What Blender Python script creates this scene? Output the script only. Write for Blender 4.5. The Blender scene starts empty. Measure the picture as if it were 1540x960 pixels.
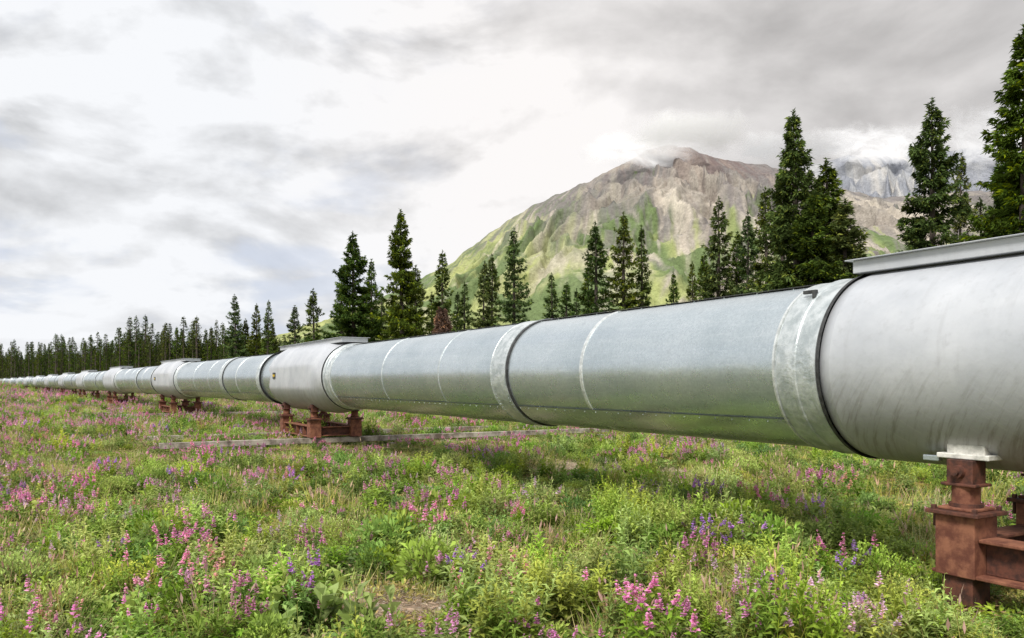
import bpy, math, numpy as np
from mathutils import Vector, Matrix
rng=np.random.default_rng(7)
sc=bpy.context.scene
sc.view_settings.view_transform='Standard'
sc.view_settings.look='None'
sc.view_settings.exposure=0
EYE=1.55; F=1200.0
def link(o,parent=None):
    sc.collection.objects.link(o)
    if parent is not None: o.parent=parent
    return o
def empty(name,loc=(0,0,0)):
    e=bpy.data.objects.new(name,None); e.location=loc; e.empty_display_size=.3
    return link(e)
# ---------------------------------------------------------------- noise
def _h(ix,iy,s):
    h=(ix.astype(np.int64)*374761393+iy.astype(np.int64)*668265263+s*1274126177)&0xffffffff
    h=((h^(h>>13))*1103515245)&0xffffffff
    h=((h^(h>>16))*69069)&0xffffffff
    return ((h>>8)&0xffff)/65535.0
def perlin(x,y,s=0):
    x=np.asarray(x,float);y=np.asarray(y,float)
    ix=np.floor(x);iy=np.floor(y);fx=x-ix;fy=y-iy
    def g(dx,dy):
        a=_h(ix+dx,iy+dy,s)*2*np.pi
        return np.cos(a)*(fx-dx)+np.sin(a)*(fy-dy)
    u=fx**3*(fx*(fx*6-15)+10);v=fy**3*(fy*(fy*6-15)+10)
    a=g(0,0)*(1-u)+g(1,0)*u;b=g(0,1)*(1-u)+g(1,1)*u
    return (a*(1-v)+b*v)*1.5
def fbm(x,y,o=5,s=0,r=.5):
    t=0;a=1
    for i in range(o):
        t=t+a*perlin(x*2**i,y*2**i,s+i*17);a*=r
    return t
def ridged(x,y,o=5,s=0,r=.5):
    t=0;a=1;n=0
    for i in range(o):
        t=t+a*(1-np.abs(perlin(x*2**i,y*2**i,s+i*13))*2);n+=a;a*=r
    return t/n
def sstep(a,b,x):
    t=np.clip((x-a)/(b-a),0,1);return t*t*(3-2*t)
# ---------------------------------------------------------------- node helpers
class NT:
    def __init__(s,nt): s.nt=nt; s.n=nt.nodes; s.l=nt.links
    def node(s,t,**k):
        n=s.n.new(t)
        for a,b in k.items(): setattr(n,a,b)
        return n
    def set(s,sock,v):
        if isinstance(v,bpy.types.NodeSocket): s.l.new(v,sock)
        elif isinstance(v,(tuple,list)):
            if len(v)==3 and sock.type=='RGBA': v=(*v,1)
            sock.default_value=v
        else: sock.default_value=v
    def math(s,op,a,b=None,c=None,clamp=False):
        n=s.node('ShaderNodeMath',operation=op,use_clamp=clamp)
        s.set(n.inputs[0],a)
        if b is not None: s.set(n.inputs[1],b)
        if c is not None: s.set(n.inputs[2],c)
        return n.outputs[0]
    def vmath(s,op,a,b=None):
        n=s.node('ShaderNodeVectorMath',operation=op)
        s.set(n.inputs[0],a)
        if b is not None: s.set(n.inputs[1],b)
        return n.outputs['Value'] if op in('DOT_PRODUCT','LENGTH') else n.outputs[0]
    def noise(s,vec,scale,detail=4,rough=.5,dist=0.):
        n=s.node('ShaderNodeTexNoise')
        if vec is not None: s.set(n.inputs['Vector'],vec)
        n.inputs['Scale'].default_value=scale;n.inputs['Detail'].default_value=detail
        n.inputs['Roughness'].default_value=rough;n.inputs['Distortion'].default_value=dist
        return n.outputs['Fac']
    def ramp(s,f,a,b,lo=0.,hi=1.):
        n=s.node('ShaderNodeMapRange',interpolation_type='SMOOTHSTEP')
        s.set(n.inputs[0],f);n.inputs[1].default_value=a;n.inputs[2].default_value=b
        n.inputs[3].default_value=lo;n.inputs[4].default_value=hi
        return n.outputs[0]
    def mix(s,f,a,b,bt='MIX'):
        n=s.node('ShaderNodeMix',data_type='RGBA',blend_type=bt)
        s.set(n.inputs[0],f);s.set(n.inputs[6],a);s.set(n.inputs[7],b)
        return n.outputs[2]
    def scalev(s,vec,sc_):
        n=s.node('ShaderNodeMapping');s.set(n.inputs[0],vec);n.inputs['Scale'].default_value=sc_
        return n.outputs[0]
    def bump(s,h,strength,dist):
        n=s.node('ShaderNodeBump');s.set(n.inputs['Height'],h)
        n.inputs['Strength'].default_value=strength;n.inputs['Distance'].default_value=dist
        return n.outputs[0]
def newmat(name):
    m=bpy.data.materials.new(name);m.use_nodes=True
    t=NT(m.node_tree);b=t.n['Principled BSDF'];return m,t,b
# ---------------------------------------------------------------- materials
def mat_galv():
    m,t,b=newmat('galvanised_steel');co=t.node('ShaderNodeNewGeometry').outputs['Position']
    n1=t.noise(co,.9,5,.55);n2=t.noise(co,9,4,.6)
    vo=t.node('ShaderNodeTexVoronoi');t.set(vo.inputs['Vector'],co);vo.inputs['Scale'].default_value=70
    sp=t.node('ShaderNodeSeparateColor');t.set(sp.inputs[0],vo.outputs['Color'])
    st=t.noise(t.scalev(co,(1,1,14)),2.5,4,.6)
    c=t.mix(t.ramp(n1,.3,.7),(.48,.545,.57),(.61,.665,.685))
    c=t.mix(t.math('MULTIPLY',t.ramp(st,.45,.75),.3),c,(.76,.80,.81))
    c=t.mix(t.math('MULTIPLY',sp.outputs[0],.32),c,(.28,.32,.35))
    c=t.mix(t.math('MULTIPLY',t.ramp(n2,.55,.8),.3),c,(.29,.32,.34))
    t.set(b.inputs['Base Color'],c);b.inputs['Metallic'].default_value=.76
    r=t.math('MULTIPLY_ADD',n2,.2,.19);t.set(b.inputs['Roughness'],r)
    hb=t.math('ADD',t.math('MULTIPLY',n1,1.0),t.math('MULTIPLY',n2,.05))
    t.set(b.inputs['Normal'],t.bump(hb,.38,.04))
    return m
def mat_saddle():
    m,t,b=newmat('weathered_grey_cladding');co=t.node('ShaderNodeNewGeometry').outputs['Position']
    n1=t.noise(co,1.3,5,.6);n2=t.noise(co,14,5,.65)
    def diag(v1,v2,s1,s2):
        c_=t.node('ShaderNodeCombineXYZ')
        t.set(c_.inputs[0],t.math('MULTIPLY',t.vmath('DOT_PRODUCT',co,v1),s1));t.set(c_.inputs[1],t.math('MULTIPLY',t.vmath('DOT_PRODUCT',co,v2),s2));return c_.outputs[0]
    st=t.noise(diag((-.40,.70,.6),(-.30,.52,-.8),22,2.2),1.,5,.7)
    st2=t.noise(diag((-.30,.52,-.8),(-.40,.70,.6),45,1.5),1.,4,.7)
    vs=t.noise(diag((-.4985,.867,0),(0,0,1),9,1.3),1.,5,.65)
    sep=t.node('ShaderNodeSeparateXYZ');t.set(sep.inputs[0],co)
    c=t.mix(t.ramp(n1,.3,.7),(.41,.425,.45),(.53,.54,.56))
    c=t.mix(t.math('MULTIPLY',t.ramp(n2,.5,.8),.35),c,(.30,.305,.31))
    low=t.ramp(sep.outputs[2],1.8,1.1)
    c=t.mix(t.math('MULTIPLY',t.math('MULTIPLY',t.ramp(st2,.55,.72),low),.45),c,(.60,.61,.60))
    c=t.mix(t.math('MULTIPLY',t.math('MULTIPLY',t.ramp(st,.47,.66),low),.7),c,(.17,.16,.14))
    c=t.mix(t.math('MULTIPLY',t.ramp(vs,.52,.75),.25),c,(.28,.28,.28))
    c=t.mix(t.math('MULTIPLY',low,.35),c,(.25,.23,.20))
    t.set(b.inputs['Base Color'],c);b.inputs['Roughness'].default_value=.46;b.inputs['Metallic'].default_value=.15
    t.set(b.inputs['Normal'],t.bump(t.math('ADD',n1,t.math('MULTIPLY',n2,.08)),.3,.035))
    return m
def simple(name,c1,c2,scale,rough=.7,metal=0,bump=.3,bd=.01):
    m,t,b=newmat(name);co=t.node('ShaderNodeNewGeometry').outputs['Position']
    n=t.noise(co,scale,6,.65)
    t.set(b.inputs['Base Color'],t.mix(t.ramp(n,.35,.65),c1,c2))
    b.inputs['Roughness'].default_value=rough;b.inputs['Metallic'].default_value=metal
    t.set(b.inputs['Normal'],t.bump(n,bump,bd));return m
M_galv=mat_galv();M_sad=mat_saddle()
M_rub=simple('black_rubber_seal',(.015,.015,.015),(.05,.05,.05),20,.6)
M_lap=simple('dark_lap_seam',(.12,.13,.13),(.20,.21,.21),20,.6)  # dark grey of the thin line along the lower lap seam
M_band=simple('bright_zinc_band',(.50,.52,.51),(.74,.76,.75),18,.35,.5,.2)
M_col=simple('dull_zinc_collar',(.40,.44,.445),(.64,.67,.67),7,.36,.5,.5,.03)
M_rust=simple('rusty_steel',(.12,.038,.022),(.27,.11,.06),9,.8,.15,.5)
M_rustd=simple('dark_rust',(.05,.022,.016),(.14,.05,.03),14,.75,.2,.5)
M_pad=simple('white_insulation_pad',(.42,.41,.37),(.70,.68,.62),12,.7)
M_rail=simple('weathered_rail',(.10,.075,.055),(.42,.37,.31),3,.8)
M_blk=simple('black_sign_paint',(.015,.015,.012),(.03,.03,.028),30,.5)
M_yel=simple('yellow_sign_paint',(.65,.42,.02),(.75,.5,.04),30,.5)
# ---------------------------------------------------------------- mesh helpers
def mesh_from(name,V,Fc,mats,mi=None,col=None,smooth=False,parent=None,dolink=True):
    V=np.asarray(V,np.float32);
    me=bpy.data.meshes.new(name)
    if isinstance(Fc,np.ndarray):
        nf=len(Fc);k=Fc.shape[1]
        me.vertices.add(len(V));me.vertices.foreach_set('co',V.ravel())
        me.loops.add(nf*k);me.loops.foreach_set('vertex_index',Fc.astype(np.int32).ravel())
        me.polygons.add(nf);me.polygons.foreach_set('loop_start',np.arange(0,nf*k,k,dtype=np.int32))
        me.polygons.foreach_set('loop_total',np.full(nf,k,np.int32))
    else: me.from_pydata(V.tolist(),[],Fc)
    for m in mats: me.materials.append(m)
    if mi is not None: me.polygons.foreach_set('material_index',np.asarray(mi,np.int32))
    me.polygons.foreach_set('use_smooth',np.full(len(me.polygons),smooth))
    if col is not None:
        a=me.color_attributes.new('Col','FLOAT_COLOR','POINT')
        c=np.ones((len(V),4),np.float32);c[:,:3]=col;a.data.foreach_set('color',c.ravel())
    me.update(calc_edges=True)
    o=bpy.data.objects.new(name,me)
    if dolink: link(o,parent)
    return o
class Strips:
    def __init__(s,origin,dirv,n=96):
        s.o=np.array(origin,float);s.d=np.array(dirv,float);s.w=np.array([s.d[1]*-1,s.d[0],0.]);
        if np.dot(s.w,np.array([-.867,-.4985,0]))<0: s.w=-s.w
        s.n=n;s.V=[];s.F=[];s.M=[];s.k=0
    def lathe(s,prof,mi,th0=0,th1=2*np.pi,rfun=None):
        full=abs(th1-th0-2*np.pi)<1e-6
        n=s.n if full else max(3,int(s.n*(th1-th0)/(2*np.pi)))
        th=np.linspace(th0,th1,n+1)[: n if full else n+1];m=len(th)
        for (p,r) in prof:
            rr=r if rfun is None else rfun(p,r,th)
            c=(s.o+s.d*p)[None]+(np.cos(th)*rr)[:,None]*s.w[None]+(np.sin(th)*rr)[:,None]*np.array([[0,0,1.]])
            s.V.append(c)
        for j in range(len(prof)-1):
            a=s.k+j*m;b=a+m
            for i in range(m if full else m-1):
                i2=(i+1)%m
                s.F.append((a+i,a+i2,b+i2,b+i));s.M.append(mi)
        s.k+=m*len(prof)
    def steps(s,prof,mi):
        for j in range(len(prof)-1): s.lathe(prof[j:j+2],mi)
    def build(s,name,mats,parent):
        return mesh_from(name,np.concatenate(s.V),np.array(s.F),mats,s.M,smooth=True,parent=parent)
def boxes(name,lst,mats,M,parent,bevel=.006):
    V=[];Fc=[];mi=[]
    for (cx,cy,cz,sx,sy,sz,m) in lst:
        k=len(V)
        for dz in(-1,1):
            for dx,dy in((-1,-1),(1,-1),(1,1),(-1,1)):
                V.append(M@Vector((cx+dx*sx/2,cy+dy*sy/2,cz+dz*sz/2)))
        Fc+=[(k+3,k+2,k+1,k),(k+4,k+5,k+6,k+7)]+[(k+i,k+(i+1)%4,k+4+(i+1)%4,k+4+i) for i in range(4)]
        mi+=[m]*6
    o=mesh_from(name,np.array([tuple(v) for v in V]),Fc,mats,mi,parent=parent)
    if bevel:
        b=o.modifiers.new('bevel','BEVEL');b.width=bevel;b.segments=2
    return o
def cyls(name,lst,mats,M,parent,n=20):
    V=[];Fc=[];mi=[]
    for(p0,p1,r0,r1,m) in lst:
        p0=Vector(p0);p1=Vector(p1);d=(p1-p0).normalized()
        a=d.orthogonal().normalized();b=d.cross(a);k=len(V)
        for p,r in((p0,r0),(p1,r1)):
            for i in range(n):
                t=2*math.pi*i/n;V.append(M@(p+a*math.cos(t)*r+b*math.sin(t)*r))
        for i in range(n): Fc.append((k+i,k+(i+1)%n,k+n+(i+1)%n,k+n+i));mi.append(m)
        Fc.append(tuple(k+i for i in reversed(range(n))));Fc.append(tuple(k+n+i for i in range(n)));mi+=[m,m]
    return mesh_from(name,np.array([tuple(v) for v in V]),Fc,mats,mi,parent=parent)
# ---------------------------------------------------------------- PIPELINE
S=[(4.17,4.55),(-4.93,20.4),(-14.95,35.9),(-25.1,51.2),(-35.2,66.4),(-45.4,81.7),(-55.8,97),(-66.2,112),(-76.7,127),(-87.2,142),(-98,157),(-109,172),(-120,187),(-132,202),(-144,217),(-156,232),(-168,247)]
d0=np.array([-.4985,.867]);S=[tuple(np.array(S[0])-d0*18.28)]+S
AX=1.69;R=.71
HS=lambda i: 2.3 if i<=1 else 2.75
pipeline=empty('oil_pipeline')
mats=[M_galv,M_sad,M_rub,M_band,M_col,M_lap]
for i in range(len(S)-1):
    a=np.array([*S[i],AX]);b=np.array([*S[i+1],AX]);L=np.linalg.norm(b-a);d=(b-a)/L
    st=Strips(a,d,112 if i<4 else 40)
    h0=HS(i);h1=HS(i+1)
    st.lathe([(1.9,R),(5.57,R)],0)
    st.steps([(5.545,R),(5.55,R+.008),(5.595,R+.008),(5.6,R)],3)
    st.lathe([(5.58,R-.002),(7.3,R-.002)],0)
    st.steps([(7.245,R-.01),(7.245,R+.016),(7.285,R+.016),(7.29,R)],2)
    st.steps([(7.29,R-.02),(7.29,R+.024),(7.31,R+.024),(7.315,R+.017),(7.69,R+.017),(7.695,R+.022),(7.71,R+.022),(7.715,R-.02)],4)
    st.lathe([(7.70,R+.003),(9.43,R+.003)],0)
    st.steps([(9.415,R),(9.42,R+.008),(9.45,R+.008),(9.455,R)],4)
    st.lathe([(9.44,R),(11.9,R)],0)
    st.steps([(11.885,R),(11.89,R+.007),(11.92,R+.007),(11.925,R)],4)
    st.lathe([(11.9,R-.001),(L-1.9,R-.001)],0)
    for (e,sg) in ((h0,1),(L-h1,-1)):
        st.steps([(e-sg*.005,R+.052),(e+sg*.025,R+.052),(e+sg*.03,R)],2)
        st.steps([(e+sg*.04,R+.01),(e+sg*.045,R+.036),(e+sg*.09,R+.036),(e+sg*.10,R+.026),(e+sg*.24,R+.022),(e+sg*.25,R+.031),(e+sg*.275,R+.031),(e+sg*.285,R+.020),(e+sg*.45,R+.014),(e+sg*.46,R)],4)
        st.steps([(e+sg*.465,R),(e+sg*.47,R+.017),(e+sg*.49,R+.017),(e+sg*.495,R)],3)
    dr=math.radians
    for (q0,q1) in((h0+.5,7.22),(7.72,L-h1-.5)):
        st.lathe([(q0,R+.020),(q1,R+.020)],2,dr(75.5),dr(77.5))
        st.lathe([(q0,R+.012),(q1,R+.012)],2,dr(77.5),dr(100))
        st.lathe([(q0,R+.009),(q1,R+.009)],0,dr(-62),dr(-38))
        st.lathe([(q0,R+.010),(q1,R+.010)],5,dr(-38.5),dr(-38.1))
    st.build('pipe_span',mats,pipeline)
    if i in(1,2):
        lst=[];w=st.w
        for th in(-41,72):
            t=math.radians(th)
            for k in range(60):
                s_=3+k*.21*(2 if th>0 else 1)
                if s_>L-3.4:break
                nr_=Vector(w)*math.cos(t)+Vector((0,0,1))*math.sin(t)
                p=Vector(a+d*s_)+nr_*R
                lst.append((p-nr_*.004,p+nr_*.014,.0065,.005,0))
        for k in range(90):
            t=k/90*2*math.pi
            for s_ in(7.35,7.65):
                nr_=Vector(w)*math.cos(t)+Vector((0,0,1))*math.sin(t);p=Vector(a+d*s_)+nr_*(R+.014)
                lst.append((p,p+nr_*.007,.006,.004,0))
        cyls('rivets',lst,[M_galv],Matrix(),pipeline,6)
def support_frame(i):
    c=np.array(S[i]);
    dp=c-np.array(S[i-1]) if i>0 else np.array(S[1])-c
    dn=np.array(S[i+1])-c
    if i<=1: d=dn
    else: d=dp/np.linalg.norm(dp)+dn/np.linalg.norm(dn)
    if i==2: d=dp
    d=d/np.linalg.norm(d)
    u=Vector((d[0],d[1],0));w=Vector((-d[1],d[0],0))
    if w.dot(Vector((-.867,-.4985,0)))<0:w=-w
    M=Matrix(((u.x,w.x,0,c[0]),(u.y,w.y,0,c[1]),(0,0,1,0),(0,0,0,1)))
    return c,d,u,w,M
frames=[]
for i in range(0,len(S)-1):
    c,d,u,w,M=support_frame(i);frames.append((c,np.array(u)[:2],np.array(w)[:2]))
    hs=HS(i);st=Strips((*c,AX),(*d,0),112 if i<4 else 40);Rs=R+.05
    ck=0.0 if i<=1 else .05
    def rf(p,r,th,ck=ck,hs=hs):
        k=sstep(0,1,np.clip((hs-.15-abs(p))/.9,0,1))
        flat=(Rs+ck)/np.maximum(np.abs(np.cos(th)),.3)
        q=np.minimum(flat,Rs+ck*1.9)
        return r*(1-k)+k*q if ck>0 else np.full_like(th,r)
    prof=[(p,Rs) for p in np.linspace(-hs+.1,hs-.1,25)]
    st.lathe([(-hs-.02,R),(-hs,Rs-.02),(-hs+.1,Rs)],1)
    st.lathe(prof,1,rfun=rf)
    st.lathe([(hs-.1,Rs),(hs,Rs-.02),(hs+.02,R)],1)
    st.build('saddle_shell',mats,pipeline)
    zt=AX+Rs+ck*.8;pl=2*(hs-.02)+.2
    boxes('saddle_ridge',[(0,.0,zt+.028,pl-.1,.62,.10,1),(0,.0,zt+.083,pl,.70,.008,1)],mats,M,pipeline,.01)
    if i==2 or i==3:
        boxes('marker_plate',[(1.35,Rs+ck+.012,AX+.05,.26,.012,.16,0)],[M_blk],M,pipeline,0)
        l2=[]
        for k,(hh,zz) in enumerate(((.05,.0),(.05,.02),(.05,-.02),(.05,0),(.05,.015))):
            l2.append((1.35-.09+k*.045,Rs+ck+.021,AX+.05+zz*.5,.025,.004,.06,0))
        boxes('marker_digits',l2,[M_yel],M,pipeline,0)
    if i==1:
        boxes('collar_clip',[(2.62,.46,AX+.610,.13,.03,.03,2),(2.56,.485,AX+.585,.025,.03,.07,2)],mats,M,pipeline,.004)
    if i>13: continue
    sup=empty('pipe_support')
    bx=[];cy=[]
    W=.50;A=1.3
    for sx in(-1,1):
        for sy in(-1,1):
            x=A*sx;y=W*sy
            bx+=[(x,y,.455,.27,.27,.41,0),(x,y,.675,.36,.36,.028,1),(x,y,.70,.25,.25,.02,0)]
            bx+=[(x+.14*k1,y+.14*k2,.70,.03,.03,.035,1) for k1 in(-1,1) for k2 in(-1,1)]
            bx+=[(x,y+.0,.945,.18,.16,.17,1),(x,y,.862,.24,.20,.02,1)]
            bx+=[(x,y-.06*sy,1.11,.26,.14,.13,2),(x,y-.045*sy,1.05,.36,.19,.035,2),(x+.25,y-.02*sy,1.02,.12,.05,.04,3)]
            cy+=[((x,y,.69),(x,y,.86),.088,.088,0),((x,y,.71),(x,y,.735),.105,.105,1),((x,y+.08*sy,.95),(x,y+.115*sy,.95),.045,.04,1),((x,y+.11*sy,.95),(x,y+.14*sy,.95),.024,.024,1)]
            bx+=[(x+.19,y,.60,.02,.12,.09,1)]
            if i<=1: bx+=[(x,y,.105,.21,.21,.286,1)]
    for sy in(-1,1):
        y=W*sy*1.0
        bx+=[(0,y,.505,2*A-.28,.20,.024,0),(0,y,.262,2*A+.34,.24,.024,0),(0,y,.384,2*A-.28,.022,.218,1)]
        for k in(-.6,0,.6): bx.append((k,y,.384,.02,.16,.214,0))
    for sx in(-1,1):
        x=A*sx
        bx+=[(x,0,.49,.20,2*W-.28,.024,0),(x,0,.29,.20,2*W-.28,.024,0),(x,0,.39,.022,2*W-.28,.172,1)]
    boxes('steel_frame',bx,[M_rust,M_rustd,M_pad,M_galv],M,sup)
    cyls('columns',cy,[M_rust,M_rustd],M,sup)
    near,far=(3.9,8.2)
    if 1<i<9:
        rl=[(-A,(near-far)/2,.175,.14,near+far,.13,0),(A,(near-far)/2,.175,.14,near+far,.13,0)]
        for sx in(-1,1):
            for q in np.arange(-far+.4,near,1.6): rl.append((A*sx,q,.035,.5,.12,.07,0))
        boxes('skid_rails',rl,[M_rail],M,sup,.01)
# ---------------------------------------------------------------- foliage helpers
def nrm(v): return v/np.maximum(np.linalg.norm(v,axis=-1,keepdims=True),1e-6)
class Leaves:
    def __init__(s): s.V=[];s.C=[];s.n=0
    def add(s,B,D,L,W,col,roll=None,fold=.15,droop=.15,mid=.45,r=None):
        n=len(B);r=r or rng
        D=nrm(D);up=np.tile(np.array([0,0,1.]),(n,1));Sd=nrm(np.cross(D,up)+1e-4)
        N=np.cross(Sd,D)
        if roll is None: roll=r.uniform(-.7,.7,n)
        roll=np.broadcast_to(roll,(n,))
        Sd2=Sd*np.cos(roll)[:,None]+N*np.sin(roll)[:,None];N2=np.cross(Sd2,D)
        L=np.broadcast_to(L,(n,))[:,None];W=np.broadcast_to(W,(n,))[:,None]
        m=B+D*L*mid
        tip=B+D*L;tip[:,2]-=(L*droop)[:,0]
        v=np.stack([B,m+Sd2*W/2+N2*W*fold,tip,m-Sd2*W/2+N2*W*fold],1)
        s.V.append(v.reshape(-1,3));c=np.broadcast_to(col,(n,3));s.C.append(np.repeat(c,4,0))
        s.n+=n
    def build(s,name,mat,parent=None,dolink=True,extra=None):
        V=np.concatenate(s.V);C=np.concatenate(s.C);Fc=np.arange(len(V)).reshape(-1,4)
        return mesh_from(name,V,Fc,[mat],col=C,dolink=dolink,parent=parent)
def mat_leaf(name,var=.25,trans=.35,gloss=True,sat=.9):
    m,t,b=newmat(name)
    at=t.node('ShaderNodeAttribute',attribute_name='Col').outputs['Color']
    oi=t.node('ShaderNodeObjectInfo')
    hs=t.node('ShaderNodeHueSaturation');t.set(hs.inputs['Color'],at)
    t.set(hs.inputs['Hue'],t.math('MULTIPLY_ADD',oi.outputs['Random'],.05,.47))
    r2=t.math('FRACT',t.math('MULTIPLY',oi.outputs['Random'],17.3))
    t.set(hs.inputs['Value'],t.math('MULTIPLY_ADD',r2,var*2,1-var))
    r3=t.math('FRACT',t.math('MULTIPLY',oi.outputs['Random'],71.7))
    t.set(hs.inputs['Saturation'],t.math('MULTIPLY_ADD',r3,.3,sat))
    c=hs.outputs[0]
    if gloss:
        t.set(b.inputs['Base Color'],c);b.inputs['Roughness'].default_value=.6
        b.inputs['Specular IOR Level'].default_value=.25;base=b.outputs[0]
    else:
        t.n.remove(b);df=t.node('ShaderNodeBsdfDiffuse');t.set(df.inputs[0],c);base=df.outputs[0]
    tr=t.node('ShaderNodeBsdfTranslucent');t.set(tr.inputs[0],c)
    mx=t.node('ShaderNodeMixShader');mx.inputs[0].default_value=trans
    t.l.new(base,mx.inputs[1]);t.l.new(tr.outputs[0],mx.inputs[2])
    t.l.new(mx.outputs[0],t.n['Material Output'].inputs[0])
    return m
M_leaf=mat_leaf('meadow_foliage',.25,.38,True,.90)
M_needle=mat_leaf('spruce_needles',.18,.15,False,.92)
M_bark=simple('spruce_bark',(.05,.038,.03),(.11,.085,.07),12,.9)
# ---------------------------------------------------------------- spruce trees
def spruce_mesh(name,seed,H=12.,Rm=1.7,dens=1.,dead=False,sparse=0.):
    r=np.random.default_rng(seed);lv=Leaves()
    nb=int(340*dens**.5);t=np.sort(r.uniform(0,1,nb))**.92
    z=H*(.05+.93*t)
    for k in range(nb):
        tt=t[k];ang=r.uniform(0,2*np.pi)
        env=(1-tt)**.80*(.55+.45*min(1,tt*5+.35))
        clump=1+.8*perlin(np.array([ang*1.1+seed]),np.array([tt*9.]),seed)[0]
        L=Rm*env*r.choice([.5,.75,.95,1.1,1.28],p=[.2,.25,.3,.17,.08])*r.uniform(.9,1.1)*clump+.12
        if r.random()<sparse: continue
        if tt>.93: L*=.8
        out=np.array([math.cos(ang),math.sin(ang),0]);sid=np.array([-out[1],out[0],0])
        n=max(4,int(L*25*dens))
        f=r.uniform(.10,1,n)**.65
        rise=.34*L if tt>.7 else -.02*L
        zz=-.36*L*f+.36*L*f**3+rise*f
        wspread=.26*L*(1-f*.7)+.045
        off=r.normal(0,.5,n)*wspread
        B=out[None]*(L*f)[:,None]+sid[None]*off[:,None];B[:,2]=z[k]+zz-np.abs(off)*.3+r.normal(0,.03,n)
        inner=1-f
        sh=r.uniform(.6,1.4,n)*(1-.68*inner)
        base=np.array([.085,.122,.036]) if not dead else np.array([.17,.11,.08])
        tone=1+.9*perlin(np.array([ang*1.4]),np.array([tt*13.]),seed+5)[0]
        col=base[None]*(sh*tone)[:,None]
        warm=r.random(n)<.17;col[warm]*=np.array([1.9,1.6,1.1])
        for q in range(3):
            D=out[None]*.7+sid[None]*(np.sign(off)*.6+r.normal(0,.5,n))[:,None]+np.array([[0,0,1.]])*r.normal(.12 if q<2 else -.5,.35,n)[:,None]
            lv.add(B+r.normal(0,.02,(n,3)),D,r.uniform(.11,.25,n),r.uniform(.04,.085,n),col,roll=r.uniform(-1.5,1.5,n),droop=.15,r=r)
    n=int(60*dens);B=np.zeros((n,3));B[:,2]=H*r.uniform(.93,1.0,n)
    D=r.normal(0,.6,(n,3));D[:,2]=np.abs(D[:,2])+.4
    lv.add(B,D,r.uniform(.12,.25,n),.06,np.array([.08,.11,.04])*(1 if not dead else 1.5),r=r)
    V=np.concatenate(lv.V);C=np.concatenate(lv.C);Fc=np.arange(len(V)).reshape(-1,4);nl=len(Fc)
    tv=[];tf=[];nr=10;ns=8
    for j in range(nr+1):
        h=j/nr;rad=.017*H*(1-h)**.8*(1.25 if j==0 else 1)+.012
        for q in range(ns):
            a=2*math.pi*q/ns;tv.append((rad*math.cos(a)+.03*math.sin(h*5+seed),rad*math.sin(a),h*H*.985-(.2 if j==0 else 0)))
    for j in range(nr):
        for q in range(ns): tf.append((j*ns+q,j*ns+(q+1)%ns,(j+1)*ns+(q+1)%ns,(j+1)*ns+q))
    for k in range(0,nb,3):
        ang=r.uniform(0,6.28);L=Rm*(1-t[k])**.8*.8;b0=len(tv);o=np.array([math.cos(ang),math.sin(ang)])
        s2=np.array([-o[1],o[0]])*.02
        p=[(*( s2),z[k]),(*(-s2),z[k]),(*(o*L-s2*.3),z[k]-.22*L),(*(o*L+s2*.3),z[k]-.22*L)]
        tv+=p;tf.append((b0,b0+1,b0+2,b0+3))
    tv=np.array(tv);tf=np.array(tf)+len(V)
    mi=np.concatenate([np.zeros(nl),np.ones(len(tf))])
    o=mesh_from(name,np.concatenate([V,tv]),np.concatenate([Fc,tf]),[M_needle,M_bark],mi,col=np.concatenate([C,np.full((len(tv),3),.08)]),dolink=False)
    me=o.data;bpy.data.objects.remove(o);return me
variants=[spruce_mesh('spruce_crown',11+k,12.,rm,1.,sparse=sp) for k,(rm,sp) in enumerate([(1.75,.05),(1.5,.12),(1.95,.05),(1.3,.2),(1.6,.1),(1.15,.12)])]
big=[spruce_mesh('big_spruce_crown',41+k,12.,rm,1.5,sparse=.04) for k,rm in enumerate([1.7,2.0,1.55])]
trees=[(1540,40,31,1.1,1),(1402,148,39,.95,1),(1441,233,43,.62,0),(1478,300,44,1.3,0),(1505,290,46,1.4,0),(1500,318,40,1.6,0),(1203,168,38,1.0,1),(1248,240,39,1.3,1),(1270,300,37,1.5,1),(1222,290,37,1.5,1),
(1157,283,44,.9,0),(1181,250,43,1.0,0),(1080,297,47,1.0,0),(1125,320,48,.95,0),(1105,350,50,1,0),(1042,395,55,.85,0),(1015,410,60,.8,0),(968,340,52,.85,0),(940,320,50,1.0,0),(900,336,50,1.1,0),(885,400,56,1.0,0),
(830,412,62,1.1,0),(850,425,60,1.2,0),(865,435,62,1,0),(772,343,55,.95,0),(740,383,60,.9,0),(725,394,60,.9,0),(698,425,66,1.1,0),(664,378,62,1.0,0),(686,440,70,1.1,0),
(605,316,55,.95,1),(625,400,60,1.2,0),(560,390,64,.9,0),(575,440,68,1.1,0),(533,348,60,1.1,1),(515,400,66,1.2,0),(547,430,68,1,0),(473,435,78,1.15,0),(445,460,84,1.2,0),(402,452,88,.95,0),(385,457,92,.9,0),(413,485,90,1.1,0),(357,443,96,1.0,0),(368,480,98,1.1,0),(1350,380,48,1.2,0),(1520,200,42,.9,1),(1290,370,44,1.2,0),(650,440,66,1.2,0),(590,450,66,1.2,0),(1060,380,52,1,0)]
for k,(px,py,Z,wf,bg) in enumerate(trees):
    h=(576-py)/F*Z+EYE
    me=big[k%3] if bg else variants[k%6]
    o=bpy.data.objects.new('spruce_tree',me);link(o)
    s=h/12.;o.scale=(s*wf,s*wf,s);o.location=((px-770)/F*Z,Z,0)
    o.rotation_euler=(rng.normal(0,.012),rng.normal(0,.012),rng.uniform(0,6.28))
dead=spruce_mesh('dead_spruce_crown',77,5,1.0,1.2,dead=True)
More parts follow.
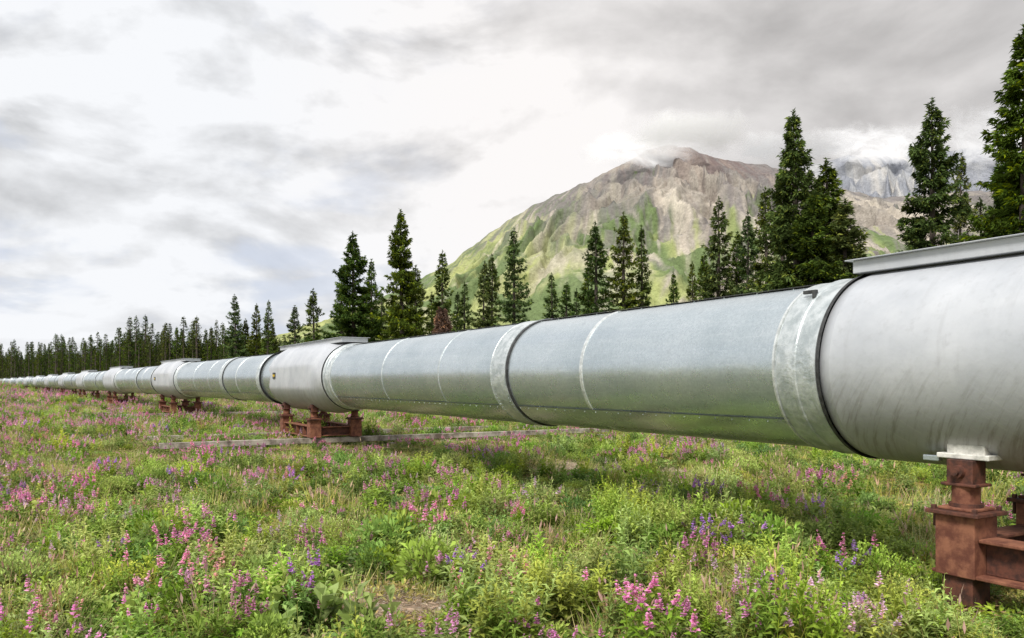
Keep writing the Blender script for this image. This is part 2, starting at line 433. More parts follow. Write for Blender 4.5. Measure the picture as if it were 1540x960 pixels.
o=bpy.data.objects.new('dead_spruce_tree',dead);link(o);Z=50;h=(576-462)/F*Z+EYE;o.scale=(h/5*.9,h/5*.9,h/5);o.location=((665-770)/F*Z,Z,0)
# ---------------------------------------------------------------- instancing via geometry nodes
def scatter(name,P,rot,scl,idx,protos,mat=None):
    P=np.asarray(P,np.float32);me=bpy.data.meshes.new(name);n=len(P)
    me.vertices.add(n);me.vertices.foreach_set('co',P.ravel())
    a=me.attributes.new('rot','FLOAT_VECTOR','POINT');a.data.foreach_set('vector',np.asarray(rot,np.float32).ravel())
    a=me.attributes.new('scl','FLOAT_VECTOR','POINT');a.data.foreach_set('vector',np.asarray(scl,np.float32).ravel())
    a=me.attributes.new('idx','INT','POINT');a.data.foreach_set('value',np.asarray(idx,np.int32))
    o=bpy.data.objects.new(name,me);link(o)
    col=bpy.data.collections.new(name+'_parts')
    for k,p in enumerate(protos):
        p.name='%s_part_%02d'%(name,k);col.objects.link(p);p.parent=o
    ng=bpy.data.node_groups.new(name+'_scatter','GeometryNodeTree')
    ng.interface.new_socket('Geometry',in_out='INPUT',socket_type='NodeSocketGeometry')
    ng.interface.new_socket('Geometry',in_out='OUTPUT',socket_type='NodeSocketGeometry')
    N=ng.nodes;gi=N.new('NodeGroupInput');go=N.new('NodeGroupOutput')
    ci=N.new('GeometryNodeCollectionInfo');ci.inputs['Collection'].default_value=col
    ci.inputs['Separate Children'].default_value=True;ci.inputs['Reset Children'].default_value=True
    ip=N.new('GeometryNodeInstanceOnPoints');ip.inputs['Pick Instance'].default_value=True
    def na(nm,dt):
        q=N.new('GeometryNodeInputNamedAttribute');q.data_type=dt;q.inputs['Name'].default_value=nm;return q.outputs['Attribute']
    Lk=ng.links
    Lk.new(gi.outputs[0],ip.inputs['Points']);Lk.new(ci.outputs[0],ip.inputs['Instance'])
    Lk.new(na('idx','INT'),ip.inputs['Instance Index']);Lk.new(na('rot','FLOAT_VECTOR'),ip.inputs['Rotation']);Lk.new(na('scl','FLOAT_VECTOR'),ip.inputs['Scale'])
    Lk.new(ip.outputs[0],go.inputs[0])
    m=o.modifiers.new('scatter','NODES');m.node_group=ng
    return o
def mkobj(me): return bpy.data.objects.new('tmp',me)
far=[spruce_mesh('far_spruce_%d'%k,91+k,12.,rm,.3) for k,rm in enumerate([1.5,1.25,1.75,1.4])]
P=[];Sx=[]
def front(px): return np.interp(px,[-300,0,100,200,300,430,700,1000,1540,2200],[250,196,156,128,116,102,92,84,70,70])
def addf(px,Z,top,r):
    h=max(3.,(576-top)/F*front(px)*r+1.2)
    P.append(((px-770)/F*Z,Z,0));w=h/12*rng.uniform(.9,1.35);Sx.append((w,w,h/12))
TPX=[-300,0,60,100,160,200,300,360,430,560,900,1540,2000];TPY=[530,516,512,500,500,482,480,484,498,492,482,400,400]
for k in range(2100):
    px=rng.uniform(-300,470);Z=front(px)*(1+abs(rng.normal(0,.16)))+rng.uniform(0,4)
    addf(px,Z,np.interp(px,TPX,TPY),rng.choice([.5,.68,.85,1.08],p=[.3,.35,.25,.1])*rng.uniform(.85,1.1))
for k in range(900):
    px=rng.uniform(430,2000);Z=front(px)*(1+abs(rng.normal(0,.22)))+rng.uniform(0,5)
    addf(px,Z,np.interp(px,TPX,TPY),.85*rng.choice([.62,.8,.95,1.08],p=[.3,.35,.25,.1])*rng.uniform(.85,1.1))
for k in range(500):
    X=rng.uniform(-420,-150);Y=rng.uniform(225,330)
    h=rng.uniform(6,11);P.append((X,Y,0));Sx.append((h/12,h/12,h/12))
n=len(P);rot=np.zeros((n,3));rot[:,2]=rng.uniform(0,6.28,n)
scatter('distant_spruce_forest',P,rot,Sx,rng.integers(0,4,n),[mkobj(m) for m in far])
# ---------------------------------------------------------------- GROUND
BARE=((-.75,5.5,.6),(1.15,7.3,.6),(1.0,14.5,.9),(-2.0,17,.8),(2.5,12.5,.7),(2.9,7.0,.4))
def baremask(x,y):
    bare=fbm(x*.55+3,y*.55,3,21)
    for (bx,by,br) in BARE:
        bare=np.maximum(bare,1.0-np.hypot(x-bx,(y-by)*.7)/br*.55+.3*fbm(x*2,y*2,3,66))
    return bare
def gh(x,y):
    return .07*fbm(x*.12,y*.12,3,3)+.035*fbm(x*.9,y*.9,3,9)
a=np.concatenate([-np.geomspace(4500,40,40),np.linspace(-38,-8.1,130),np.linspace(-8,8,200),np.linspace(8.1,38,130),np.geomspace(40,4500,40)])
b=np.concatenate([[-300,-100,-30,-10],np.linspace(-4,2.9,20),np.linspace(3,14,160),np.linspace(14.1,45,150),np.geomspace(46,6000,70)])
GX,GY=np.meshgrid(a,b);nx=len(a);ny=len(b)
GZ=gh(GX,GY)+.012*fbm(GX*5,GY*5,3,12)
bm=sstep(.38,.55,baremask(GX,GY))
idx=np.arange(nx*ny).reshape(ny,nx)
Fq=np.stack([idx[:-1,:-1],idx[:-1,1:],idx[1:,1:],idx[1:,:-1]],-1).reshape(-1,4)
m,t,bs=newmat('meadow_soil');co=t.node('ShaderNodeNewGeometry').outputs['Position']
at_=t.node('ShaderNodeAttribute',attribute_name='Col');sr=t.node('ShaderNodeSeparateColor');t.set(sr.inputs[0],at_.outputs['Color'])
n1=t.noise(co,.35,5,.6);n2=t.noise(co,3,6,.65);n3=t.noise(co,40,4,.7)
c=t.mix(t.ramp(n2,.35,.65),(.13,.16,.045),(.23,.26,.075))
c=t.mix(t.math('MULTIPLY',t.ramp(n1,.42,.6),.6),c,(.36,.29,.18))
vo=t.node('ShaderNodeTexVoronoi');t.set(vo.inputs['Vector'],co);vo.inputs['Scale'].default_value=38
st_=t.node('ShaderNodeSeparateColor');t.set(st_.inputs[0],vo.outputs['Color'])
soil=t.mix(t.ramp(n3,.35,.65),(.20,.14,.085),(.45,.36,.25))
soil=t.mix(t.math('MULTIPLY',t.ramp(st_.outputs[0],.6,.7),t.ramp(vo.outputs['Distance'],.55,.3)),soil,(.50,.45,.38))
c=t.mix(sr.outputs[0],c,soil)
t.set(bs.inputs['Base Color'],c);bs.inputs['Roughness'].default_value=.9
t.set(bs.inputs['Normal'],t.bump(t.math('ADD',t.math('MULTIPLY',n2,.6),t.math('ADD',t.math('MULTIPLY',n3,.5),t.math('MULTIPLY',vo.outputs['Distance'],-.3))),.9,.05))
mesh_from('meadow_ground',np.stack([GX,GY,GZ],-1).reshape(-1,3),Fq,[m],smooth=True,col=np.repeat(bm.reshape(-1,1),3,1))
# ---------------------------------------------------------------- meadow plants
G1=np.array([.27,.395,.085]);G2=np.array([.43,.545,.14]);G3=np.array([.17,.27,.065]);OL=np.array([.51,.46,.16]);YG=np.array([.55,.58,.17])
PK=np.array([.90,.42,.66]);PU=np.array([.66,.34,.78]);SAL=np.array([.86,.44,.44]);LP=np.array([.90,.64,.80])
def stems_leafy(seed,ns,h0,h1,spread,ll,lw,col,flower=None,fl=.1,nleaf=20,lean=.25,upl=.5,colv=.25,fp=.9):
    r=np.random.default_rng(seed);lv=Leaves()
    for k in range(ns):
        p=np.array([*r.normal(0,spread,2),0]);h=r.uniform(h0,h1)
        ln=np.array([*r.normal(0,lean,2),1.]);ln/=np.linalg.norm(ln)
        sg=6
        for q in range(2):
            B=p+ln*h*np.linspace(0,1,sg,endpoint=False)[:,None]
            lv.add(B,np.tile(ln,(sg,1)),h/sg*1.15,.006,col*.8+np.array([.04,0,0]),roll=q*1.57,fold=0,droop=0,r=r)
        n=nleaf;f=np.linspace(.12,1.0 if flower is None else .78,n)
        an=np.arange(n)*2.4+r.uniform(0,6)
        D=np.stack([np.cos(an),np.sin(an),np.full(n,upl)+r.normal(0,.2,n)+f*.5],-1)
        sz=np.sin(np.clip(f*.95+.12,0,1)*np.pi)**.6*.8+.3
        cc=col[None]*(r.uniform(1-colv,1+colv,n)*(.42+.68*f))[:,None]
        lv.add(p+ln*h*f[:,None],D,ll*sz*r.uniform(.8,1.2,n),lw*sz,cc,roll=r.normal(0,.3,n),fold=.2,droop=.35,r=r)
        if flower is not None and r.random()<fp:
            n=32;f=r.uniform(0,1,n);an=r.uniform(0,6.28,n)
            B=p+ln*(h*.78+fl*1.4*f)[:,None];D=np.stack([np.cos(an),np.sin(an),r.uniform(-.1,.5,n)],-1)
            fc=flower[None]*r.uniform(.65,1.1,n)[:,None]
            lv.add(B,D,.029*(1.1-f*.8),.023*(1.1-f*.7),fc,droop=0,r=r)
    return lv
def grass(seed,n,h0,h1,spread,col,w=.006,head=False):
    r=np.random.default_rng(seed);lv=Leaves()
    p=np.zeros((n,3));p[:,:2]=r.normal(0,spread,(n,2))
    D=np.stack([r.normal(0,.35,n),r.normal(0,.35,n),np.ones(n)],-1);L=r.uniform(h0,h1,n)
    cc=col[None]*r.uniform(.6,1.3,n)[:,None]
    dr=r.random(n)<.25;cc[dr]=np.array([.60,.50,.28])*r.uniform(.7,1.2,dr.sum())[:,None]
    lv.add(p,D,L,w,cc,roll=r.uniform(0,3,n),fold=0,droop=.12,mid=.35,r=r)
    if head:
        k=n//4;lv.add(p[:k]+nrm(D[:k])*L[:k,None]*.85,D[:k],.07,.016,np.array([.62,.42,.32]),r=r,droop=0)
    return lv
def shrub(seed,n,rad,h,ls,col,colv=.35):
    r=np.random.default_rng(seed);lv=Leaves()
    v=nrm(r.normal(0,1,(n,3)));v[:,2]=np.abs(v[:,2]);rr=r.uniform(.35,1,n)**.5
    lump=1+.35*perlin(v[:,0]*2.5+seed,v[:,1]*2.5+v[:,2],seed)
    P=v*(rr*lump)[:,None]*np.array([rad,rad,h])
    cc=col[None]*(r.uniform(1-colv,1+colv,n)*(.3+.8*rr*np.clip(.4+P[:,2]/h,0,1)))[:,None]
    D=v+r.normal(0,.6,(n,3));D[:,2]+=.25
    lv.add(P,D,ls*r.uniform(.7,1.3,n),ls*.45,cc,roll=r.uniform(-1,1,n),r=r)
    k=14;an=r.uniform(0,6.28,k);D=np.stack([np.cos(an)*.6,np.sin(an)*.6,np.ones(k)],-1)
    lv.add(np.zeros((k,3)),D,h*1.05,.008,np.array([.16,.10,.06]),fold=0,droop=0,mid=.2,r=r)
    return lv
def mat_cover(seed,n,rad,h,ls,col,dry=.13):
    r=np.random.default_rng(seed);lv=Leaves()
    P=np.zeros((n,3));rr=rad*r.uniform(0,1,n)**.5;an=r.uniform(0,6.28,n);P[:,0]=rr*np.cos(an);P[:,1]=rr*np.sin(an)
    P[:,2]=h*r.uniform(0,1,n)*(.5+.5*(1-rr/rad))
    D=r.normal(0,1,(n,3));D[:,2]=np.abs(D[:,2])*.6+.2
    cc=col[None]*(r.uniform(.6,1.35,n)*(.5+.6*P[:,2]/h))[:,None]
    b=r.random(n)<dry;cc[b]=np.array([.50,.38,.22])*r.uniform(.6,1.2,b.sum())[:,None]
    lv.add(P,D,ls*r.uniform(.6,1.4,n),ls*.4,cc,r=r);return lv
def litter(seed,n=160):
    r=np.random.default_rng(seed);lv=Leaves();P=np.zeros((n,3));P[:,:2]=r.normal(0,.15,(n,2));P[:,2]=r.uniform(.008,.035,n)
    D=r.normal(0,1,(n,3));D[:,2]=r.normal(0,.12,n)
    cc=np.array([.50,.40,.26])*r.uniform(.45,1.3,n)[:,None]
    lv.add(P,D,r.uniform(.03,.11,n),r.uniform(.003,.012,n),cc,r=r,droop=0,fold=.05);return lv
protos=[
 stems_leafy(1,9,.22,.42,.07,.10,.026,G1),
 stems_leafy(2,7,.25,.46,.08,.12,.030,G2,upl=.7),
 stems_leafy(3,7,.22,.42,.09,.08,.024,G1,flower=PK,fl=.07,fp=.8),
 stems_leafy(4,7,.18,.36,.09,.07,.024,G1,flower=PU,fl=.06,fp=.75),
 stems_leafy(5,5,.16,.34,.07,.06,.022,G1,flower=SAL,fl=.09,fp=.85),
 grass(6,60,.14,.36,.07,np.array([.43,.48,.15])),
 grass(7,45,.2,.45,.09,OL,head=True),
 shrub(8,650,.24,.30,.05,G3),
 shrub(9,500,.22,.24,.06,G1),
 shrub(10,1200,.28,.26,.027,np.array([.44,.54,.15])),
 mat_cover(11,380,.32,.13,.06,G1),
 mat_cover(12,380,.32,.10,.045,OL),
 stems_leafy(13,3,.16,.26,.04,.17,.065,G2,nleaf=6,upl=1.3),
 stems_leafy(14,6,.2,.38,.10,.07,.022,YG,flower=LP,fl=.06,fp=.8),
 mat_cover(15,340,.30,.16,.055,G3*1.1),
 stems_leafy(16,12,.28,.52,.10,.10,.024,G2*1.02,nleaf=26,upl=.6),
 litter(17),
]
PP=[];RR=[];SS=[];II=[]
def put(x,y,k,s,zs=1.):
    x=np.asarray(x);y=np.asarray(y);k=np.array(k)
    s=s*rng.uniform(.7,1.3,len(x));zz=zs*rng.uniform(.75,1.25,len(x))
    keep=np.ones(len(x),bool)
    for j,(c,u,w) in enumerate(frames[:8]):
        dx=x-c[0];dy=y-c[1];lu=dx*u[0]+dy*u[1];lw=dx*w[0]+dy*w[1]
        if j==1:
            keep&=~((np.abs(lu)<1.45)&(np.abs(np.abs(lw)-.5)<.13))
            lowz=(lu>-3)&(lu<1.9)&(lw<1.5)&(lw>-1.2)
            k=np.where(lowz,rng.choice([11,10,5,0,9],len(k)),k);zz=np.where(lowz,zz*.75,zz)
        if j>=2:
            keep&=~((np.abs(lu+1.3)<.13)&(lw<4.0)&(lw>-8.3)&(rng.random(len(x))<.9))
            lowz=(lu>-4.6)&(lu<-.9)&(lw<5.5)&(lw>-8.6)
            k=np.where(lowz&(k!=2),np.where(rng.random(len(k))<.35,11,np.where(rng.random(len(k))<.5,10,5)),k)
            zz=np.where(lowz,zz*.62,zz)
    x=x[keep];y=y[keep];k=k[keep];s=s[keep];zz=zz[keep];n=len(x)
    PP.append(np.stack([x,y,gh(x,y)-.01],-1));r=np.zeros((n,3));r[:,2]=rng.uniform(0,6.28,n);r[:,:2]=rng.normal(0,.08,(n,2));RR.append(r)
    SS.append(np.stack([s,s,s*zz],-1));II.append(k)
def region(z0,z1,dens,sc0,flow):
    area=1.9*(z1**2-z0**2)/2+8*(z1-z0);n=int(area*dens)
    y=np.sqrt(rng.uniform(z0**2,z1**2,n));x=rng.uniform(-.5,.5,n)*(1.9*y+8)
    bare=baremask(x,y)
    isb=bare>.50
    drop=isb&(rng.random(n)<.35)
    x=x[~drop];y=y[~drop];isb=isb[~drop];n=len(x)
    a=fbm(x*.35,y*.35,3,31);b=fbm(x*.5+9,y*.5,3,41);c=fbm(x*.8,y*.8,3,51)
    u=rng.random(n);k=np.full(n,10)
    lush=sstep(-.25,.35,a+.10*x/ (y*.4+1))
    k=np.where(u<.22,10,k);k=np.where((u>=.22)&(u<.36),11,k);k=np.where((u>=.36)&(u<.46),14,k)
    v=rng.random(n)
    hi=u>=.46
    tall=np.where(v<.25,0,np.where(v<.42,1,np.where(v<.55,8,np.where(v<.68,9,np.where(v<.8,7,np.where(v<.9,15,5))))))
    dry=np.where(v<.28,5,np.where(v<.5,6,np.where(v<.62,9,np.where(v<.74,11,np.where(v<.88,0,14)))))
    k=np.where(hi,np.where(rng.random(n)<lush,tall,dry),k)
    fm=rng.random(n)<flow*sstep(-.30,.40,b-.25*x/(y+2))*2.0
    ft=np.where(c>.0,2,np.where(c>-.25,13,np.where(c>-.40,3,4)))
    ft=np.where(rng.random(n)<.4,rng.choice([2,2,13,2],n),ft)
    k=np.where(fm,ft,k)
    bl=(rng.random(n)<.012);k=np.where(bl,12,k)
    k=np.where(isb,np.where(rng.random(n)<.72,16,np.where(rng.random(n)<.5,11,5)),k)
    put(x,y,k,sc0)
region(2.6,9,38,.85,.075)
region(9,20,21,.95,.15)
region(20,45,8,1.25,.22)
region(45,110,1.8,2.0,.22)
region(110,230,.35,4.0,.10)
def at(px,py,k,n,s,spr=.25,zs=1.):
    Z=1.35*F/(py-576);x=(px-770)/F*Z+rng.normal(0,spr,n);y=Z+rng.normal(0,spr,n);put(x,y,np.full(n,k),s,zs)
for px,py in((290,900),(330,860),(740,870),(790,875),(752,925),(80,940),(700,880)): at(px,py,4,1,1.,.06)
for px,py in((1075,805),(1105,808),(1235,860),(1260,855),(1215,890),(695,860),(1060,745),(1130,800)): at(px,py,3,2,.95,.12)
for px,py in((1180,910),(1150,930),(1310,940),(1285,870),(1320,925)): at(px,py,13,3,1.,.1)
for px,py in((270,810),(240,830),(60,770),(110,720),(50,690),(150,650),(90,650),(250,640),(700,850),(370,690),(990,915),(1190,850),(1080,840)): at(px,py,2,2,.95,.15)
for px,py in((830,880),(850,850),(810,910),(720,740),(700,720),(960,760),(1040,790),(990,800),(350,900),(1050,880),(1370,920),(1340,870),(1200,870),(930,780),(760,745),(1260,800),(1400,940),(1250,930),(880,860),(1480,940)): at(px,py,15,4,.95,.18)
for px,py in((210,905),(560,910),(470,900),(500,905)): at(px,py,12,2,1.2,.1)
for px,py in((1290,790),(1320,800),(1250,790),(1120,800),(960,800),(700,760),(600,800),(640,840),(920,700)): at(px,py,8,3,1.1,.2)
kk=np.concatenate([np.asarray(i) for i in II])
pr=[p.build('tmp',M_leaf,dolink=False) for p in protos]
scatter('wildflower_meadow',np.concatenate(PP),np.concatenate(RR),np.concatenate(SS),kk,pr)
wl=[shrub(60+k,1600,1.0,1.5,.13,c_,.4) for k,c_ in enumerate((np.array([.14,.21,.06]),np.array([.18,.25,.075]),np.array([.10,.16,.05])))]
n=420;px=rng.uniform(200,1700,n);Z=np.interp(px,[200,430,1000,1540],[85,66,44,30])*(1+np.abs(rng.normal(0,.2,n)))
X=(px-770)/F*Z;s=rng.uniform(.6,1.5,n);rot=np.zeros((n,3));rot[:,2]=rng.uniform(0,6.28,n)
scatter('willow_thicket',np.stack([X,Z,np.zeros(n)],-1),rot,np.stack([s,s,s*rng.uniform(.8,1.4,n)],-1),rng.integers(0,3,n),[w_.build('tmp',M_leaf,dolink=False) for w_ in wl])
# ---------------------------------------------------------------- MOUNTAINS
def mountain(name,pts,Yc,W,xr,res,xp,seed,colf,amp=1.,back=900,gs=260.):
    pp=np.array(pts,float)
    xs=np.linspace(*xr,res[0]);vs=np.concatenate([np.linspace(-back/W,0,30,endpoint=False),np.linspace(0,1.0,res[1])])
    X,Vv=np.meshgrid(xs,vs)
    yc=Yc+90*np.sin(X/420.+1)+60*fbm(X/500,X*0+2,2,seed)
    C=np.interp(770+F*X/yc,pp[:,0],576-pp[:,1])/F*yc+7*fbm(X/60,X*0+5,4,seed+3)
    Y=yc-Vv*W
    v=np.clip(Vv,0,1)
    prof=np.where(Vv>=0,(1-v)**1.35,np.clip(1+Vv*1.0,0,1))
    g=(X-xp)/(.55+v*1.0)
    wx=g/gs+.9*fbm(X/420,Y/420,3,seed+8);wy=v*1.3+.5*fbm(X/350,Y/350,3,seed+9)
    rd=ridged(wx,wy,6,seed+11,.50)
    rd2=ridged(wx*3.6+.8*rd,wy*4.5,5,seed+12,.55)
    big=fbm(X/500,Y/500,3,seed+20)
    env=np.clip(v*5,0,1)*(1-v)**.8
    Hh=C*prof+C*amp*env*((rd-.62)*.22+(rd2-.6)*.04+big*.07)
    Hh=np.where(Vv<0,Hh*(1-.2*np.abs(fbm(X/200,Y/200,3,seed+4))),Hh)-4
    col=colf(X,Y,v,C,Hh,rd,rd2,g)
    nx=len(xs);ny=len(vs);id_=np.arange(nx*ny).reshape(ny,nx)
    Fq=np.stack([id_[:-1,:-1],id_[:-1,1:],id_[1:,1:],id_[1:,:-1]],-1).reshape(-1,4)[:, ::-1]
    m,t,bs=newmat(name+'_rock');at_=t.node('ShaderNodeAttribute',attribute_name='Col').outputs['Color']
    co=t.node('ShaderNodeNewGeometry').outputs['Position']
    n=t.noise(co,.03,8,.7);n2=t.noise(co,.12,5,.75)
    hsn=t.node('ShaderNodeHueSaturation');t.set(hsn.inputs['Color'],at_);t.set(hsn.inputs['Value'],t.math('ADD',t.math('MULTIPLY',n2,.9),t.math('MULTIPLY_ADD',n,.8,.10)))
    t.set(bs.inputs['Base Color'],hsn.outputs[0]);bs.inputs['Roughness'].default_value=.95;bs.inputs['Specular IOR Level'].default_value=.1
    t.set(bs.inputs['Normal'],t.bump(t.math('ADD',n,t.math('MULTIPLY',n2,.3)),.55,24))
    return mesh_from(name,np.stack([X,Y,Hh],-1).reshape(-1,3),Fq,[m],col=col.reshape(-1,3),smooth=True)
def lerp(a,b,f): return a*(1-f[...,None])+b*f[...,None]
c3=lambda *a: np.array(a)
def col_main(X,Y,v,C,H,rd,rd2,g):
    wv=.5*fbm(X/200,Y/200,3,70)
    n1=fbm(X/220,Y/220,5,71);n2=fbm(g/85+wv,v*3,5,72);n3=fbm(g/26+wv*2,v*6,4,73)
    rock=lerp(np.broadcast_to(c3(.215,.195,.185),X.shape+(3,)),c3(.36,.32,.27),sstep(-.35,.5,n1+n2*.5))
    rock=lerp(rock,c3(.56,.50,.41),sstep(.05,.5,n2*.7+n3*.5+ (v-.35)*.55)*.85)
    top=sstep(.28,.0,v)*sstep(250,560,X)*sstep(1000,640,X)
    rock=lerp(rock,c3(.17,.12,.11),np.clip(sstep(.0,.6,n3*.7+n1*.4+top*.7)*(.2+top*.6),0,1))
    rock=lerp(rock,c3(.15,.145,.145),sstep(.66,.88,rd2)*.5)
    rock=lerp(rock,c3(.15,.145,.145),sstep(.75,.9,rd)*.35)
    hr=H/700.
    veg=sstep(.12,-.20,hr-.50+.35*n1+.30*n3)
    left=sstep(480,-60,X+n1*160)*sstep(1.05,.45,hr+n3*.3)
    veg=np.clip(np.maximum(veg,left*sstep(-.6,.2,n2*.8+n3*.4+.35)),0,1)
    veg*=1-sstep(.25,.65,n2)*.5
    gr=lerp(np.broadcast_to(c3(.15,.205,.08),X.shape+(3,)),c3(.38,.41,.155),sstep(-.3,.4,n1+.4*n2))
    return lerp(rock,gr,veg*.94)
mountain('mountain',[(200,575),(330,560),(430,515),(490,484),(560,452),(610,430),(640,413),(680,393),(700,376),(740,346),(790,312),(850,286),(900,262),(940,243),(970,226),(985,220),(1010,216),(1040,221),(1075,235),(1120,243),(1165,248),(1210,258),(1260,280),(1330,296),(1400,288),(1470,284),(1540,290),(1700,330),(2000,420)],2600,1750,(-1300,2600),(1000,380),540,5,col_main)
def col_far(X,Y,v,C,H,rd,rd2,g):
    n1=fbm(X/350,Y/350,5,81);n2=fbm(g/150+.6*n1,v*4,5,82)
    c=lerp(np.broadcast_to(c3(.26,.27,.30),X.shape+(3,)),c3(.38,.38,.38),sstep(-.3,.5,n1+n2*.6))  # distance haze painted into the rock colour: paler, greyer, slightly blue
    c=lerp(c,c3(.54,.51,.47),sstep(.1,.6,n2)*.6)
    return c
mountain('far_mountain_ridge',[(900,400),(1100,300),(1200,252),(1250,240),(1275,231),(1295,237),(1330,231),(1365,224),(1400,232),(1450,222),(1500,215),(1560,205),(1650,230),(1900,300)],4300,2400,(300,4600),(600,220),2100,25,col_far,1.0,gs=420.)
# ---------------------------------------------------------------- low cloud clinging to the summits
m,t,bs=newmat('low_cloud');tc=t.node('ShaderNodeTexCoord')
ge=tc.outputs['Generated'];po=t.node('ShaderNodeNewGeometry').outputs['Position']
sp_=t.node('ShaderNodeSeparateXYZ');t.set(sp_.inputs[0],ge)
def edge(s): return t.math('MULTIPLY',t.ramp(s,0.,.42),t.ramp(s,1.,.58))
nA=t.noise(t.scalev(po,(1,.4,1.8)),.007,7,.6,.6)
msk=t.math('MULTIPLY',edge(sp_.outputs[0]),edge(sp_.outputs[2]))
al=t.ramp(t.math('ADD',msk,t.math('MULTIPLY',t.math('SUBTRACT',nA,.5),1.5)),.30,1.2)
al=t.math('MULTIPLY',al,t.ramp(msk,0.,.2));al=t.math('MULTIPLY',al,.9)
df=t.node('ShaderNodeBsdfDiffuse');df.inputs[0].default_value=(.80,.795,.80,1)
tl=t.node('ShaderNodeBsdfTranslucent');tl.inputs[0].default_value=(.95,.95,.95,1)
m1=t.node('ShaderNodeMixShader');m1.inputs[0].default_value=.3;t.l.new(df.outputs[0],m1.inputs[1]);t.l.new(tl.outputs[0],m1.inputs[2])
tp=t.node('ShaderNodeBsdfTransparent');m2=t.node('ShaderNodeMixShader');t.set(m2.inputs[0],al)
t.l.new(tp.outputs[0],m2.inputs[1]);t.l.new(m1.outputs[0],m2.inputs[2]);t.l.new(m2.outputs[0],t.n['Material Output'].inputs[0])
cloud=empty('low_cloud_bank')
def sheet(px0,px1,py0,py1,Z,seed):
    x0=(px0-770)/F*Z;x1=(px1-770)/F*Z;z0=(576-py1)/F*Z;z1=(576-py0)/F*Z
    u_=np.linspace(0,1,40);v_=np.linspace(0,1,14);U,Vq=np.meshgrid(u_,v_)
    Xs=x0+(x1-x0)*U;Zs=z0+(z1-z0)*Vq;Ys=Z+(np.sin(U*6+seed)*.4+np.cos(Vq*3+seed))*45
    id_=np.arange(40*14).reshape(14,40);Fq=np.stack([id_[:-1,:-1],id_[:-1,1:],id_[1:,1:],id_[1:,:-1]],-1).reshape(-1,4)
    mesh_from('cloud_wisp',np.stack([Xs,Ys,Zs],-1).reshape(-1,3),Fq,[m],smooth=True,parent=cloud)
sheet(880,1180,150,256,2480,1);sheet(840,1090,175,280,2520,3)
sheet(1180,1480,160,268,3950,4);sheet(1320,1800,120,280,4050,5);sheet(1400,1900,100,262,4150,6);sheet(1050,1330,185,255,3900,7)
# ---------------------------------------------------------------- SKY
SUN_EL=math.radians(50);SUN_AZ=math.radians(208)
w=bpy.data.worlds.new('World');sc.world=w;w.use_nodes=True;t=NT(w.node_tree)
bg=t.n['Background'];bg.inputs['Strength'].default_value=.1
sky=t.node('ShaderNodeTexSky',sky_type='NISHITA');sky.sun_disc=False;sky.sun_elevation=SUN_EL;sky.sun_rotation=SUN_AZ
dv=t.node('ShaderNodeTexCoord').outputs['Generated']
sx=t.node('ShaderNodeSeparateXYZ');t.set(sx.inputs[0],dv);x,y,z=sx.outputs
zc=t.math('ADD',t.math('MAXIMUM',z,0.),.24)
cv=t.node('ShaderNodeCombineXYZ');t.set(cv.inputs[0],t.math('DIVIDE',x,zc));t.set(cv.inputs[1],t.math('DIVIDE',y,zc));P_=cv.outputs[0]
def spot(px,py,inner,outer):
    v=Vector(((px-770)/F,1,(576-py)/F)).normalized()
    return t.ramp(t.vmath('DOT_PRODUCT',dv,tuple(v)),math.cos(math.radians(outer)),math.cos(math.radians(inner)))
n1=t.noise(P_,1.7,6,.52,.2);n2=t.noise(t.scalev(dv,(1,1,1.8)),10,6,.6,.2);n3=t.noise(t.scalev(dv,(1,1,2.0)),4.4,6,.52,.2)
n3b=t.noise(t.scalev(t.vmath('ADD',dv,(-.014,0,.024)),(1,1,2.0)),4.4,6,.52,.2)
edge_l=t.math('MULTIPLY',t.math('SUBTRACT',n3,n3b),1.5)
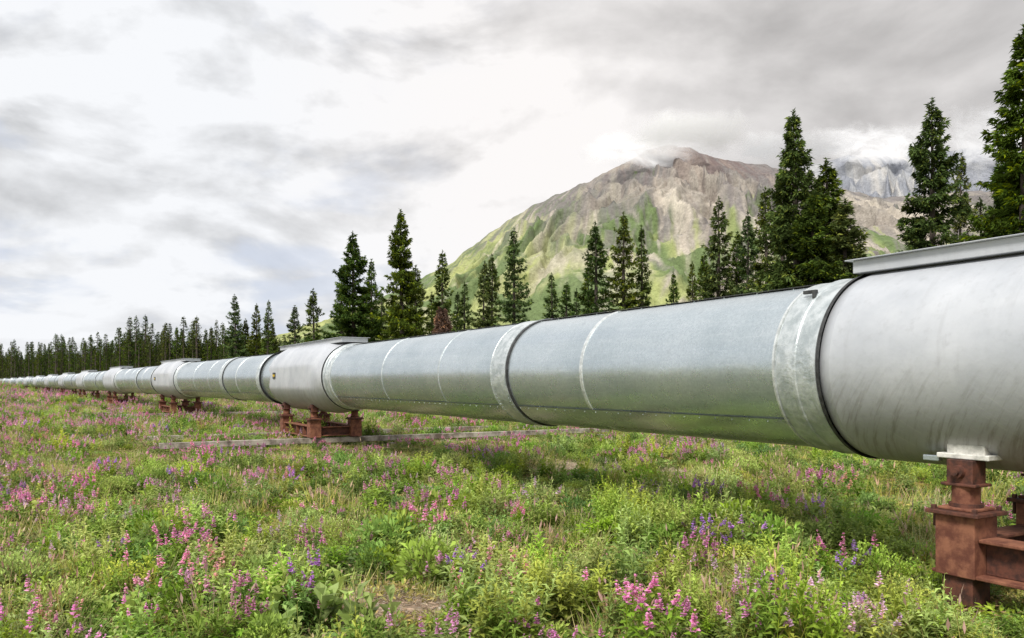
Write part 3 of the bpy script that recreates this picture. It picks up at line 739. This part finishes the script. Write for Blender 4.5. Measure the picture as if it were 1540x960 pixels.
soft=t.math('SUBTRACT',1.,t.math('MULTIPLY',spot(1350,40,8,30),.55))
var=t.math('ADD',t.math('MULTIPLY',t.ramp(n1,.36,.62),.10),t.math('MULTIPLY',t.ramp(n3,.40,.58),.11))
var=t.math('ADD',var,t.math('MULTIPLY',t.ramp(n2,.33,.67),.10))
var=t.math('ADD',var,edge_l)
var=t.math('MULTIPLY',t.math('SUBTRACT',var,.155),soft)
bri=t.math('ADD',var,.885)
bri=t.math('ADD',bri,t.math('MULTIPLY',spot(720,150,2,20),.05))
bri=t.math('ADD',bri,t.math('MULTIPLY',spot(900,230,2,14),.05))
bri=t.math('SUBTRACT',bri,t.math('MULTIPLY',spot(1400,-20,6,27),.27))
bri=t.math('MINIMUM',bri,.965)
warm=spot(1100,150,5,35)
cc=t.mix(warm,(.972,.988,1.018),(1.02,.99,.978))
cs=t.vmath('SCALE',cc);t.set(t.n[-1].inputs['Scale'],t.math('MULTIPLY',bri,10.))
gap=t.math('MULTIPLY',t.ramp(n1,.52,.40),t.ramp(n3,.56,.44))
gap=t.math('MULTIPLY',gap,t.math('SUBTRACT',1.,warm))
blue=t.mix(.88,sky.outputs[0],(6.8,7.4,8.8))
fin=t.mix(t.math('MULTIPLY',gap,.7),cs,blue)
t.set(bg.inputs['Color'],fin)
sl=bpy.data.lights.new('sun','SUN');sl.energy=4.4;sl.angle=math.radians(16);sl.color=(1,.97,.92)
so=bpy.data.objects.new('sun',sl);link(so)
dirv=Vector((math.sin(SUN_AZ)*math.cos(SUN_EL),math.cos(SUN_AZ)*math.cos(SUN_EL),math.sin(SUN_EL)))
so.rotation_euler=dirv.to_track_quat('Z','Y').to_euler();so.location=(0,-10,40)
# ---------------------------------------------------------------- CAMERA
cd=bpy.data.cameras.new('camera');cd.lens=F/1540*36;cd.sensor_width=36;cd.shift_y=96/1540;cd.clip_end=20000;cd.clip_start=.05
co_=bpy.data.objects.new('camera',cd);link(co_);co_.location=(0,0,EYE);co_.rotation_euler=(math.pi/2,0,0);sc.camera=co_
print('instances',len(kk))
